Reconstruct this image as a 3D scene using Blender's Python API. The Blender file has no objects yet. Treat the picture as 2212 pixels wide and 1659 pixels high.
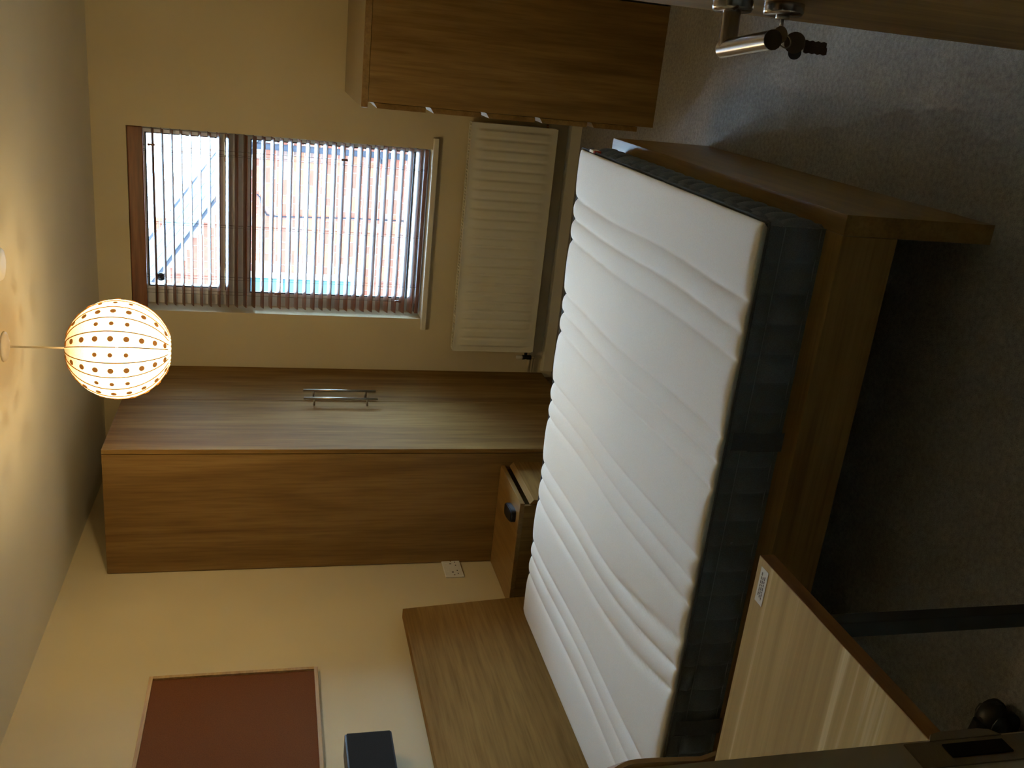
import bpy, bmesh, math, random
from mathutils import Vector, Matrix

random.seed(7)
PI = math.pi
S = bpy.context.scene
C = bpy.context.collection

# ------------------------------------------------------------------ camera
# The photograph lies on its side: the picture's left edge is the room's up.
RT = Vector((0.9362466, 0.3510055, 0.0154067))
DN = Vector((0.1025741, -0.2311322, -0.9675001))
FW = Vector((-0.3360368, 0.9073991, -0.2524009))
CAM = Vector((2.29247, -4.80517, 1.56158))
cam = bpy.data.cameras.new('camera')
cam.sensor_fit = 'HORIZONTAL'
cam.sensor_width = 36.0
cam.lens = 1995.56 / 2212.0 * 36.0
cam.clip_start = 0.02
cam_o = bpy.data.objects.new('camera', cam)
C.objects.link(cam_o)
m = Matrix.Identity(4)
for i, v in enumerate((DN, RT, -FW)):
    for r in range(3):
        m[r][i] = v[r]
m.translation = CAM
cam_o.matrix_world = m
S.camera = cam_o

# ------------------------------------------------------------------ world, sun, exposure
SKY = 42.0
w = bpy.data.worlds.new('world')
S.world = w
w.use_nodes = True
bg = w.node_tree.nodes['Background']
bg.inputs[0].default_value = (0.51, 0.73, 1.0, 1)
bg.inputs[1].default_value = SKY
S.view_settings.view_transform = 'Standard'
S.view_settings.look = 'None'
S.view_settings.exposure = 0.28
S.view_settings.gamma = 1.0
S.view_settings.use_curve_mapping = False
LAMP = 13.5
S.cycles.use_light_tree = False
cy_ = S.cycles
cy_.max_bounces = 5
cy_.diffuse_bounces = 3
cy_.glossy_bounces = 3
cy_.transmission_bounces = 3
cy_.transparent_max_bounces = 8
cy_.caustics_reflective = True
cy_.blur_glossy = 0.5
cy_.adaptive_threshold = 0.02
cy_.debug_use_spatial_splits = True
cy_.caustics_refractive = False

# ------------------------------------------------------------------ materials
def rgb(r, g, b):
    f = lambda c: ((c / 255 + 0.055) / 1.055) ** 2.4 if c > 10 else c / 255 / 12.92
    return (f(r), f(g), f(b), 1)

def base(name, col, rough=0.6, metal=0.0, spec=0.5):
    mt = bpy.data.materials.new(name)
    mt.use_nodes = True
    b = mt.node_tree.nodes['Principled BSDF']
    b.inputs['Base Color'].default_value = col
    b.inputs['Roughness'].default_value = rough
    b.inputs['Metallic'].default_value = metal
    b.inputs['Specular IOR Level'].default_value = spec
    return mt, mt.node_tree, b

def mapping(nt, scale, rot=(0, 0, 0)):
    tc = nt.nodes.new('ShaderNodeTexCoord')
    mp = nt.nodes.new('ShaderNodeMapping')
    mp.inputs['Scale'].default_value = scale
    mp.inputs['Rotation'].default_value = rot
    nt.links.new(tc.outputs['Object'], mp.inputs['Vector'])
    return mp

def noise(nt, vec, scale, detail=3, rough=0.55, dist=0.0):
    n = nt.nodes.new('ShaderNodeTexNoise')
    n.inputs['Scale'].default_value = scale
    n.inputs['Detail'].default_value = detail
    n.inputs['Roughness'].default_value = rough
    n.inputs['Distortion'].default_value = dist
    nt.links.new(vec.outputs[0], n.inputs['Vector'])
    return n

def ramp(nt, src, stops):
    r = nt.nodes.new('ShaderNodeValToRGB')
    while len(r.color_ramp.elements) < len(stops):
        r.color_ramp.elements.new(0.5)
    for e, (p, c) in zip(r.color_ramp.elements, stops):
        e.position = p
        e.color = c
    nt.links.new(src, r.inputs[0])
    return r

def bump(nt, b, src, strength, dist):
    bp = nt.nodes.new('ShaderNodeBump')
    bp.inputs['Strength'].default_value = strength
    bp.inputs['Distance'].default_value = dist
    nt.links.new(src, bp.inputs['Height'])
    nt.links.new(bp.outputs[0], b.inputs['Normal'])

def mixrgb(nt, a, bsrc, fac, mode='MULTIPLY'):
    mx = nt.nodes.new('ShaderNodeMix')
    mx.data_type = 'RGBA'
    mx.blend_type = mode
    mx.inputs[0].default_value = fac
    nt.links.new(a, mx.inputs[6])
    nt.links.new(bsrc, mx.inputs[7])
    return mx.outputs[2]

def wood(name, dark, mid, light, axis, figure=0.5, rough=0.38, width=5.0, seed=0.0, streak=0.5, spec=0.4, stops=(0.22, 0.52, 0.82), stretch=0.09):
    """veneer with the grain along an axis (0 x, 1 y, 2 z)"""
    mt, nt, b = base(name, mid, rough, 0, spec)
    sc = [1.0, 1.0, 1.0]
    sc[axis] = stretch
    mp = mapping(nt, tuple(sc))
    mp.inputs['Location'].default_value = (seed, seed * 0.7, seed * 0.3)
    n1 = noise(nt, mp, width, 2, 0.5, 0.5)
    mul = nt.nodes.new('ShaderNodeMath'); mul.operation = 'MULTIPLY'
    mul.inputs[1].default_value = 26.0 * figure + 6
    nt.links.new(n1.outputs[0], mul.inputs[0])
    sn = nt.nodes.new('ShaderNodeMath'); sn.operation = 'SINE'
    nt.links.new(mul.outputs[0], sn.inputs[0])
    n2 = noise(nt, mp, width * 5, 3, 0.6)
    av = nt.nodes.new('ShaderNodeMath'); av.operation = 'MULTIPLY_ADD'
    av.inputs[1].default_value = 0.16
    nt.links.new(sn.outputs[0], av.inputs[0])
    nt.links.new(n2.outputs[0], av.inputs[2])
    cr = ramp(nt, av.outputs[0], [(stops[0], dark), (stops[1], mid), (stops[2], light)])
    mp2 = mapping(nt, tuple(s * (0.5 if i == axis else 1.0) for i, s in enumerate(sc)))
    n3 = noise(nt, mp2, 95.0, 2, 0.6)
    cr2 = ramp(nt, n3.outputs[0], [(0.32, (0.62, 0.58, 0.52, 1)), (0.58, (1, 1, 1, 1))])
    nt.links.new(mixrgb(nt, cr.outputs[0], cr2.outputs[0], streak), b.inputs['Base Color'])
    return mt

def plaster(name, col, sc=220.0, st=0.12):
    mt, nt, b = base(name, col, 0.9, 0, 0.05 if st >= 0.3 else 0.25)
    mp = mapping(nt, (1, 1, 1))
    if st >= 0.3:
        n = noise(nt, mp, sc, 2, 0.6)
        bump(nt, b, n.outputs[0], st, 0.002)
    n2 = noise(nt, mp, 2.3, 1)
    c2 = tuple(c * 0.93 for c in col[:3]) + (1,)
    cr = ramp(nt, n2.outputs[0], [(0.3, c2), (0.7, col)])
    nt.links.new(cr.outputs[0], b.inputs['Base Color'])
    return mt

M = {}
M['wall'] = plaster('cream_wall_paint', rgb(222, 206, 168))
M['ceiling'] = plaster('white_ceiling_paint', rgb(232, 226, 205), 160.0, 0.2)
M['gloss'] = plaster('cream_gloss_paint', rgb(234, 226, 204), 60.0, 0.02)
M['hall'] = plaster('hall_paint', rgb(236, 228, 208))
OD, OM, OL = rgb(124, 93, 50), rgb(140, 108, 60), rgb(153, 120, 70)
M['oak_z'] = wood('oak_veneer_upright', OD, OM, OL, 2, 0.55, 0.66, 5.0, 0.0, 0.5, 0.04)
M['oak_top'] = wood('oak_veneer_polished', OD, OM, OL, 1, 0.4, 0.2, 5.0, 6.0)
M['oak_side'] = wood('oak_veneer_cathedral', OD, OM, OL, 2, 1.3, 0.5, 2.6, 3.0, 0.5, 0.2)
M['oak_y'] = wood('oak_veneer_along_y', OD, OM, OL, 1, 0.5, 0.34, 5.0, 1.0)
M['oak_head'] = wood('oak_veneer_headboard', OD, OM, OL, 1, 0.5, 0.65, 4.0, 8.0, 0.5, 0.03)
M['oak_x'] = wood('oak_veneer_along_x', OD, OM, OL, 0, 0.5, 0.36, 5.0, 2.0)
M['desk'] = wood('pale_oak_laminate', rgb(186, 156, 104), rgb(204, 174, 120), rgb(250, 232, 190), 0, 0.05, 0.42, 8.0, 4.0, 0.3, 0.4, (0.36, 0.56, 0.76), 0.022)
M['desk_edge'] = wood('desk_edge_band', rgb(130, 84, 36), rgb(148, 98, 44), rgb(160, 110, 54), 1, 0.2, 0.5)
M['door'] = wood('door_veneer', rgb(112, 84, 44), rgb(150, 118, 68), rgb(176, 142, 88), 2, 0.5, 0.4, 7.0, 5.0)
M['ply'] = wood('bent_plywood', rgb(96, 62, 28), rgb(126, 86, 42), rgb(150, 106, 56), 0, 0.3, 0.4)
M['ply_edge'] = base('plywood_edge', rgb(172, 134, 88), 0.5)[0]
M['blind'] = wood('stained_blind_wood', rgb(112, 66, 38), rgb(138, 86, 52), rgb(160, 106, 68), 0, 0.2, 0.30, 9.0)
bb_ = M['blind'].node_tree.nodes['Principled BSDF']
bb_.inputs['Coat Weight'].default_value = 0.8
bb_.inputs['Coat Roughness'].default_value = 0.16
M['pine'] = wood('pale_pine', rgb(176, 140, 82), rgb(200, 164, 104), rgb(214, 182, 124), 1, 0.2, 0.5)
M['upvc'] = base('white_upvc', rgb(232, 232, 228), 0.3)[0]
M['white_plastic'] = base('white_plastic', rgb(236, 234, 226), 0.35)[0]
M['radiator'] = base('radiator_enamel', rgb(232, 228, 208), 0.35)[0]
M['pipe_white'] = base('painted_pipe', rgb(212, 200, 170), 0.45)[0]
M['black'] = base('black_plastic', rgb(22, 22, 24), 0.45)[0]
M['black_metal'] = base('black_metal', rgb(20, 19, 18), 0.5, 0.0)[0]
M['dark'] = base('dark_void', rgb(10, 9, 8), 0.9)[0]
M['rubber'] = base('grey_rubber', rgb(40, 42, 46), 0.5)[0]
M['seal'] = base('glazing_seal', rgb(18, 20, 26), 0.6)[0]
M['brass'] = base('brass', rgb(196, 150, 72), 0.25, 1.0)[0]
M['copper'] = base('copper', rgb(150, 84, 50), 0.4, 1.0)[0]
M['bronze'] = base('dark_bronze', rgb(70, 56, 40), 0.6)[0]
M['cord'] = base('blind_cord', rgb(96, 84, 74), 0.8)[0]
M['white_cord'] = base('white_flex', rgb(232, 224, 200), 0.5)[0]
M['paper'] = base('white_label_paper', rgb(226, 224, 218), 0.7)[0]
M['ink'] = base('printed_ink', rgb(120, 116, 112), 0.7)[0]
M['tag'] = base('woven_tag', rgb(238, 234, 228), 0.7)[0]
M['tag_red'] = base('tag_red', rgb(190, 70, 40), 0.7)[0]

def brushed(name, col, rough):
    mt, nt, b = base(name, col, rough, 1.0)
    mp = mapping(nt, (4, 4, 60))
    n = noise(nt, mp, 60.0, 2)
    cr = ramp(nt, n.outputs[0], [(0.3, tuple(c * 0.8 for c in col[:3]) + (1,)), (0.7, col)])
    nt.links.new(cr.outputs[0], b.inputs['Base Color'])
    return mt
M['steel'] = brushed('brushed_steel', rgb(176, 170, 158), 0.32)
M['chrome'] = brushed('satin_chrome', rgb(190, 184, 176), 0.22)

def carpet():
    mt, nt, b = base('grey_carpet', rgb(150, 142, 132), 0.98, 0, 0.05)
    mp = mapping(nt, (1, 1, 1))
    n = noise(nt, mp, 330.0, 3, 0.7)
    n2 = noise(nt, mp, 75.0, 3, 0.65)
    n3 = noise(nt, mp, 5.0, 2)
    cr = ramp(nt, n2.outputs[0], [(0.25, rgb(160, 156, 150)), (0.75, rgb(208, 203, 196))])
    c3 = ramp(nt, n3.outputs[0], [(0.3, (0.86, 0.86, 0.86, 1)), (0.7, (1, 1, 1, 1))])
    c4 = ramp(nt, n.outputs[0], [(0.3, (0.6, 0.6, 0.6, 1)), (0.65, (1, 1, 1, 1))])
    o = mixrgb(nt, cr.outputs[0], c3.outputs[0], 1.0)
    nt.links.new(mixrgb(nt, o, c4.outputs[0], 0.8), b.inputs['Base Color'])
    ad = nt.nodes.new('ShaderNodeMath'); ad.operation = 'ADD'
    nt.links.new(n.outputs[0], ad.inputs[0]); nt.links.new(n2.outputs[0], ad.inputs[1])
    bump(nt, b, ad.outputs[0], 0.9, 0.006)
    return mt
M['carpet'] = carpet()

def fabric(name, col, col2, sc, st, rough=0.9):
    mt, nt, b = base(name, col, rough, 0, 0.15)
    mp = mapping(nt, (1, 1, 1))
    n = noise(nt, mp, sc, 2, 0.6)
    cr = ramp(nt, n.outputs[0], [(0.3, col2), (0.7, col)])
    nt.links.new(cr.outputs[0], b.inputs['Base Color'])
    bump(nt, b, n.outputs[0], st, 0.001)
    b.inputs['Sheen Weight'].default_value = 0.1
    return mt
M['ticking'] = fabric('white_mattress_fabric', rgb(236, 233, 224), rgb(226, 222, 212), 420.0, 0.15)
M['border'] = fabric('grey_border_fabric', rgb(108, 116, 124), rgb(92, 99, 107), 380.0, 0.25)
M['piping'] = fabric('charcoal_piping', rgb(84, 90, 97), rgb(70, 76, 83), 400.0, 0.2)
M['stitch'] = base('grey_stitching', rgb(128, 134, 140), 0.9)[0]
M['felt'] = fabric('brown_board_felt', rgb(122, 74, 36), rgb(106, 62, 29), 260.0, 0.4)
M['hessian'] = fabric('black_speaker_cloth', rgb(34, 30, 24), rgb(24, 21, 17), 300.0, 0.4)

def shade_mat():
    # perforated paper: part of the light passes straight through, the rest is scattered
    mt = bpy.data.materials.new('perforated_shade_paper')
    mt.use_nodes = True
    nt = mt.node_tree
    nt.nodes.remove(nt.nodes['Principled BSDF'])
    out = nt.nodes['Material Output']
    mp = mapping(nt, (1, 1, 1))
    n = noise(nt, mp, 330.0, 1, 0.5)
    cr = ramp(nt, n.outputs[0], [(0.35, (1.0, 0.86, 0.62, 1)), (0.65, (1.0, 0.95, 0.82, 1))])
    tl = nt.nodes.new('ShaderNodeBsdfTranslucent')
    nt.links.new(cr.outputs[0], tl.inputs[0])
    df = nt.nodes.new('ShaderNodeBsdfDiffuse')
    nt.links.new(cr.outputs[0], df.inputs[0])
    m1 = nt.nodes.new('ShaderNodeMixShader'); m1.inputs[0].default_value = 0.4
    nt.links.new(tl.outputs[0], m1.inputs[1]); nt.links.new(df.outputs[0], m1.inputs[2])
    tr = nt.nodes.new('ShaderNodeBsdfTransparent'); tr.inputs[0].default_value = (1, 0.97, 0.9, 1)
    m2 = nt.nodes.new('ShaderNodeMixShader'); m2.inputs[0].default_value = 0.42
    nt.links.new(tr.outputs[0], m2.inputs[1]); nt.links.new(m1.outputs[0], m2.inputs[2])
    nt.links.new(m2.outputs[0], out.inputs[0])
    return mt
M['shade'] = shade_mat()
def dot_mat():
    mt = bpy.data.materials.new('brown_shade_dot')
    mt.use_nodes = True
    nt = mt.node_tree
    nt.nodes.remove(nt.nodes['Principled BSDF'])
    d = nt.nodes.new('ShaderNodeBsdfDiffuse'); d.inputs[0].default_value = rgb(176, 120, 58)
    t = nt.nodes.new('ShaderNodeBsdfTranslucent'); t.inputs[0].default_value = (0.020, 0.010, 0.004, 1)
    ad = nt.nodes.new('ShaderNodeAddShader')
    nt.links.new(d.outputs[0], ad.inputs[0]); nt.links.new(t.outputs[0], ad.inputs[1])
    nt.links.new(ad.outputs[0], nt.nodes['Material Output'].inputs[0])
    return mt
M['dot'] = dot_mat()

def glass():
    mt = bpy.data.materials.new('window_glass')
    mt.use_nodes = True
    nt = mt.node_tree
    nt.nodes.remove(nt.nodes['Principled BSDF'])
    out = nt.nodes['Material Output']
    t = nt.nodes.new('ShaderNodeBsdfTransparent'); t.inputs[0].default_value = (0.93, 0.96, 0.96, 1)
    g = nt.nodes.new('ShaderNodeBsdfGlossy'); g.inputs['Roughness'].default_value = 0.02
    f = nt.nodes.new('ShaderNodeFresnel'); f.inputs[0].default_value = 1.45
    mx = nt.nodes.new('ShaderNodeMixShader')
    nt.links.new(f.outputs[0], mx.inputs[0]); nt.links.new(t.outputs[0], mx.inputs[1]); nt.links.new(g.outputs[0], mx.inputs[2])
    nt.links.new(mx.outputs[0], out.inputs[0])
    return mt
M['glass'] = glass()

def brickmat(name, a, c):
    mt, nt, b = base(name, a, 0.9, 0, 0.04)
    mp = mapping(nt, (1, 1, 1))
    n = noise(nt, mp, 14.0, 4, 0.65)
    cr = ramp(nt, n.outputs[0], [(0.3, c), (0.7, a)])
    nt.links.new(cr.outputs[0], b.inputs['Base Color'])
    bump(nt, b, n.outputs[0], 0.4, 0.006)
    return mt
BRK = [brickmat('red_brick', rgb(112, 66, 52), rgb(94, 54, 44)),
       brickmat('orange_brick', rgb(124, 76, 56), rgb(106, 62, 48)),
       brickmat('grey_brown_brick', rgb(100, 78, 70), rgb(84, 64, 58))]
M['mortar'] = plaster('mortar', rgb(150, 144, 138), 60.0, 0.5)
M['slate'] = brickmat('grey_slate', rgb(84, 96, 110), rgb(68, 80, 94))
M['barge'] = base('dark_barge_board', rgb(46, 47, 52), 0.8, 0, 0.02)[0]
M['pipe_black'] = base('black_downpipe', rgb(38, 39, 44), 0.8, 0, 0.02)[0]
M['far_glass'] = base('far_window_glass', rgb(60, 84, 104), 0.3, 0, 0.05)[0]
M['yard'] = plaster('concrete_yard', rgb(110, 106, 100), 30.0, 0.4)

# ------------------------------------------------------------------ mesh helpers
class MB:
    def __init__(self):
        self.v = []; self.f = []; self.sm = []
    def add(self, vs, fs, smooth=False):
        o = len(self.v)
        self.v += [tuple(x) for x in vs]
        for f in fs:
            self.f.append(tuple(i + o for i in f)); self.sm.append(smooth)
        return self
    def box(self, x0, y0, z0, x1, y1, z1, bev=0.0):
        x0, x1 = sorted((x0, x1)); y0, y1 = sorted((y0, y1)); z0, z1 = sorted((z0, z1))
        if bev <= 0:
            vs = [(x, y, z) for x in (x0, x1) for y in (y0, y1) for z in (z0, z1)]
            return self.add(vs, [(0, 1, 3, 2), (4, 6, 7, 5), (0, 4, 5, 1), (2, 3, 7, 6), (0, 2, 6, 4), (1, 5, 7, 3)])
        bm = bmesh.new()
        bmesh.ops.create_cube(bm, size=1.0)
        for v in bm.verts:
            v.co = Vector(((x0 + x1) / 2 + v.co.x * (x1 - x0), (y0 + y1) / 2 + v.co.y * (y1 - y0), (z0 + z1) / 2 + v.co.z * (z1 - z0)))
        b = min(bev, (x1 - x0) * 0.45, (y1 - y0) * 0.45, (z1 - z0) * 0.45)
        bmesh.ops.bevel(bm, geom=list(bm.edges), offset=b, segments=2, affect='EDGES', profile=0.6)
        bmesh.ops.recalc_face_normals(bm, faces=bm.faces)
        bm.verts.index_update()
        self.add([v.co for v in bm.verts], [[v.index for v in f.verts] for f in bm.faces])
        bm.free()
        return self
    def prism(self, pts, axis, a, b):
        """closed 2D outline extruded along an axis; pts are the other two coordinates in axis order"""
        n = len(pts)
        def mk(p, t):
            q = list(p); q.insert(axis, t); return tuple(q)
        vs = [mk(p, a) for p in pts] + [mk(p, b) for p in pts]
        fs = [tuple(range(n)), tuple(range(2 * n - 1, n - 1, -1))]
        for i in range(n):
            j = (i + 1) % n
            fs.append((i, n + i, n + j, j))
        return self.add(vs, fs)
    def tube(self, pts, r, seg=10, cap=True, radii=None):
        pts = [Vector(p) for p in pts]
        rings = []
        up = None
        for i, p in enumerate(pts):
            t = (pts[min(i + 1, len(pts) - 1)] - pts[max(i - 1, 0)]).normalized()
            if up is None:
                up = Vector((0, 0, 1)) if abs(t.z) < 0.9 else Vector((1, 0, 0))
            a = t.cross(up).normalized(); b = a.cross(t).normalized(); up = b
            rr = radii[i] if radii else r
            rings.append([p + (a * math.cos(2 * PI * k / seg) + b * math.sin(2 * PI * k / seg)) * rr for k in range(seg)])
        vs = [v for R in rings for v in R]
        fs = []
        for i in range(len(rings) - 1):
            for k in range(seg):
                k2 = (k + 1) % seg
                fs.append((i * seg + k, i * seg + k2, (i + 1) * seg + k2, (i + 1) * seg + k))
        self.add(vs, fs, True)
        if cap:
            self.add(rings[0], [tuple(range(seg - 1, -1, -1))])
            self.add(rings[-1], [tuple(range(seg))])
        return self
    def lathe(self, prof, c, axis=2, seg=32, cap=True):
        """prof: (radius, height) pairs around an axis through c"""
        vs = []; fs = []
        for r, h in prof:
            for k in range(seg):
                a = 2 * PI * k / seg
                q = [r * math.cos(a), r * math.sin(a)]; q.insert(axis, h)
                vs.append((c[0] + q[0], c[1] + q[1], c[2] + q[2]))
        for i in range(len(prof) - 1):
            for k in range(seg):
                k2 = (k + 1) % seg
                fs.append((i * seg + k, i * seg + k2, (i + 1) * seg + k2, (i + 1) * seg + k))
        self.add(vs, fs, True)
        n = len(prof)
        if cap:
            self.add(vs[:seg], [tuple(range(seg - 1, -1, -1))])
            self.add(vs[(n - 1) * seg:], [tuple(range(seg))])
        return self
    def grid(self, fn, nu, nv, smooth=True, flip=False):
        vs = [fn(i / nu, j / nv) for i in range(nu + 1) for j in range(nv + 1)]
        fs = []
        for i in range(nu):
            for j in range(nv):
                a = i * (nv + 1) + j
                q = (a, a + nv + 1, a + nv + 2, a + 1)
                fs.append(q[::-1] if flip else q)
        return self.add(vs, fs, smooth)
    def mesh(self, name, mat, off=(0, 0, 0), fix=True):
        me = bpy.data.meshes.new(name)
        o = Vector(off)
        me.from_pydata([tuple(Vector(v) - o) for v in self.v], [], self.f)
        me.polygons.foreach_set('use_smooth', self.sm)
        if fix:
            bm = bmesh.new(); bm.from_mesh(me)
            bmesh.ops.remove_doubles(bm, verts=bm.verts, dist=1e-6)
            bmesh.ops.recalc_face_normals(bm, faces=bm.faces)
            bm.to_mesh(me); bm.free()
        me.materials.append(mat)
        me.update()
        return me

BASE = {}
def link(name, data, parent=None, loc=(0, 0, 0)):
    o = bpy.data.objects.new(name, data)
    C.objects.link(o)
    if parent is not None:
        o.parent = parent
    o.location = loc
    return o

def tag(o, label, cat, group=None, kind=None):
    if label: o['label'] = label
    if cat: o['category'] = cat
    if group: o['group'] = group
    if kind: o['kind'] = kind
    return o

def thing(name, label, cat, loc, group=None):
    o = link(name, None, None, loc)
    o.empty_display_size = 0.1
    BASE[o.name] = Vector(loc)
    return tag(o, label, cat, group)

def wbase(o):
    return BASE.get(o.name, Vector((0, 0, 0)))

def part(name, mb, mat, parent, label=None):
    """mesh given in world coordinates, child of parent"""
    b = wbase(parent)
    o = link(name, mb.mesh(name, mat, b), parent)
    BASE[o.name] = b
    if label: o['label'] = label
    return o

def solo(name, mb, mat, label, cat, loc, group=None):
    o = link(name, mb.mesh(name, mat, loc), None, loc)
    BASE[o.name] = Vector(loc)
    return tag(o, label, cat, group)

def struct(name, mb, mat, label):
    o = link(name, mb.mesh(name, mat), None)
    BASE[o.name] = Vector((0, 0, 0))
    return tag(o, label, None, None, 'structure')

def shaded(o, ang=35):
    me = o.data
    me.polygons.foreach_set('use_smooth', [True] * len(me.polygons))
    me.set_sharp_from_angle(angle=math.radians(ang))
    return o

# ------------------------------------------------------------------ room shell
RW, HC, FY = 2.56, 2.398, -4.30      # right wall x, ceiling z, door wall y (room face)
WT = 0.28                            # outer wall thickness
WL, WR, WB, WTOP = 0.8826, 1.7854, 0.780, 2.2444   # window opening
JX = 1.80                            # left door jamb face
HY = -6.0                            # end of the hall

struct('floor', MB().box(-0.3, HY - 0.2, -0.12, RW + 0.3, WT, 0.0), M['carpet'], 'grey beige cut pile carpet on the bedroom floor')
struct('ceiling', MB().box(-0.3, HY - 0.2, HC, RW + 0.3, WT, HC + 0.2), M['ceiling'], 'plain white painted ceiling')
struct('wall_left', MB().box(-0.25, FY - 0.12, 0, 0, WT, HC), M['wall'], 'cream painted wall behind the headboard and noticeboard')
struct('wall_right', MB().box(RW, HY - 0.2, 0, RW + 0.25, WT, HC), M['wall'], 'cream painted wall behind the chest of drawers and open door')
wf = MB()
wf.box(0, 0, 0, WL, WT, HC).box(WR, 0, 0, RW, WT, HC).box(WL, 0, 0, WR, WT, WB - 0.03).box(WL, 0, WTOP, WR, WT, HC)
struct('wall_far', wf, M['wall'], 'cream painted wall with the window and radiator')
wd = MB()
wd.box(-0.25, FY - 0.12, 0, JX - 0.03, FY, HC).box(JX - 0.03, FY - 0.12, 2.04, RW, FY, HC)
fo = MB()
ox0, ox1, oz0, oz1 = -4.0, 5.0, -2.8, 5.2
fo.box(ox0, WT, oz0, WL, WT + 0.11, oz1).box(WR, WT, oz0, ox1, WT + 0.11, oz1).box(WL, WT, oz0, WR, WT + 0.11, WB - 0.06).box(WL, WT, WTOP, WR, WT + 0.11, oz1)
struct('wall_outer', fo, M['mortar'], 'unseen outside face of the house wall, added to cut sky light opposite')  # out of view, added to cut the sky light on the brick house
struct('wall_front', wd, M['wall'], 'cream painted wall beside the doorway')
struct('wall_back', MB().box(0.9, HY - 0.2, 0, RW, HY, HC).box(0.9, HY, 0, 1.0, FY - 0.12, HC), M['hall'], 'hall walls outside the bedroom door')

def skirt(name, mb, label):
    return struct(name, mb, M['gloss'], label)
def skirt_x(x0, x1, y, d):
    return MB().prism([(y, 0), (y + d * 0.016, 0), (y + d * 0.016, 0.055), (y + d * 0.008, 0.068), (y, 0.07)], 0, x0, x1)
def skirt_y(y0, y1, x, d):
    return MB().prism([(x, 0), (x + d * 0.016, 0), (x + d * 0.016, 0.055), (x + d * 0.008, 0.068), (x, 0.07)], 1, y0, y1)
skirt('baseboard_far', skirt_x(0.60, RW, 0, -1), 'cream skirting board under the radiator')
skirt('baseboard_right', skirt_y(-4.29, -0.02, RW, -1), 'cream skirting board along the right wall')
skirt('baseboard_left', skirt_y(-4.29, -3.1, 0, 1), 'cream skirting board along the left wall')

# door lining with strike plate
jl = MB().box(JX - 0.03, FY - 0.13, 0, JX, FY, 2.04).box(JX, FY - 0.13, 0, JX + 0.012, FY - 0.055, 2.03)
jl.box(JX - 0.10, FY, 0, JX - 0.03, FY + 0.012, 2.11)
lin = struct('trim_1', jl, M['gloss'], 'painted door lining at the left side of the doorway')
sp = MB().box(JX, FY - 0.030, 0.945, JX + 0.0015, FY - 0.003, 1.062)
pts = [(FY - 0.003, 0.968), (FY + 0.004, 0.975), (FY + 0.006, 0.985), (FY + 0.006, 1.022), (FY + 0.004, 1.032), (FY - 0.003, 1.038)]
sp.prism(pts, 0, JX + 0.0002, JX + 0.0022)
so = part('strike_plate', sp, M['steel'], lin, 'dull metal strike plate')
part('latch_hole', MB().box(JX + 0.0005, FY - 0.022, 0.972, JX + 0.0026, FY - 0.008, 1.03), M['dark'], so)

# ------------------------------------------------------------------ window
win = link('window_1', None)
BASE['window_1'] = Vector((0, 0, 0))
tag(win, 'white framed window with a small top opener over a fixed pane', None, None, 'structure')
GY = 0.15                                # room side of the frame
fr = MB()
FB = WB + 0.0
fr.box(WL, GY, FB, WL + 0.045, GY + 0.07, WTOP)
fr.box(WR - 0.022, GY, FB, WR, GY + 0.07, WTOP)
fr.box(WL + 0.045, GY, WTOP - 0.03, WR - 0.022, GY + 0.07, WTOP)
fr.box(WL + 0.045, GY, FB, WR - 0.022, GY + 0.07, FB + 0.045)
fr.box(WL + 0.045, GY, 1.70, WR - 0.022, GY + 0.07, 1.775)
part('frame', fr, M['upvc'], win)
UL, UR = WL + 0.045, WR - 0.022
sa = MB()
zt, zb = WTOP - 0.03, 1.765
sa.box(UL, GY - 0.018, zb, UL + 0.045, GY + 0.05, zt).box(UR - 0.016, GY - 0.018, zb, UR, GY + 0.05, zt)
sa.box(UL + 0.045, GY - 0.018, zb, UR - 0.016, GY + 0.05, zb + 0.06).box(UL + 0.045, GY - 0.018, zt - 0.035, UR - 0.016, GY + 0.05, zt)
sash = part('top_sash', sa, M['upvc'], win)
be = MB()
be.box(UL, GY - 0.006, FB + 0.045, UL + 0.025, GY + 0.03, 1.70).box(UR - 0.012, GY - 0.006, FB + 0.045, UR, GY + 0.03, 1.70)
be.box(UL + 0.025, GY - 0.006, FB + 0.045, UR - 0.012, GY + 0.03, FB + 0.065).box(UL + 0.025, GY - 0.006, 1.68, UR - 0.012, GY + 0.03, 1.70)
part('glazing_bead', be, M['upvc'], win)
def seal(x0, x1, z0, z1, y, parent):
    t = 0.006
    s = MB().box(x0, y, z0, x0 + t, y + 0.012, z1).box(x1 - t, y, z0, x1, y + 0.012, z1)
    s.box(x0 + t, y, z0, x1 - t, y + 0.012, z0 + t).box(x0 + t, y, z1 - t, x1 - t, y + 0.012, z1)
    part('seal', s, M['seal'], parent)
seal(UL + 0.045, UR - 0.016, zb + 0.06, zt - 0.035, GY - 0.012, win)
seal(UL + 0.025, UR - 0.012, FB + 0.065, 1.68, GY + 0.002, win)
part('pane', MB().box(UL + 0.03, GY + 0.012, zb + 0.04, UR - 0.01, GY + 0.016, zt - 0.02), M['glass'], win)
part('pane', MB().box(UL + 0.01, GY + 0.022, FB + 0.05, UR - 0.004, GY + 0.026, 1.695), M['glass'], win)
for hx, hd in ((1.66, 1), (1.085, -1)):
    h = part('window_handle', MB().box(hx - 0.03, GY - 0.028, 1.782, hx + 0.03, GY - 0.018, 1.804, 0.004), M['brass'], win, 'brass lever handle')
    part('lever', MB().tube([(hx, GY - 0.028, 1.793), (hx, GY - 0.045, 1.793), (hx + hd * 0.02, GY - 0.052, 1.794), (hx + hd * 0.11, GY - 0.05, 1.797)], 0.008, 10, True, [0.009, 0.009, 0.008, 0.006]), M['brass'], h)
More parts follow.
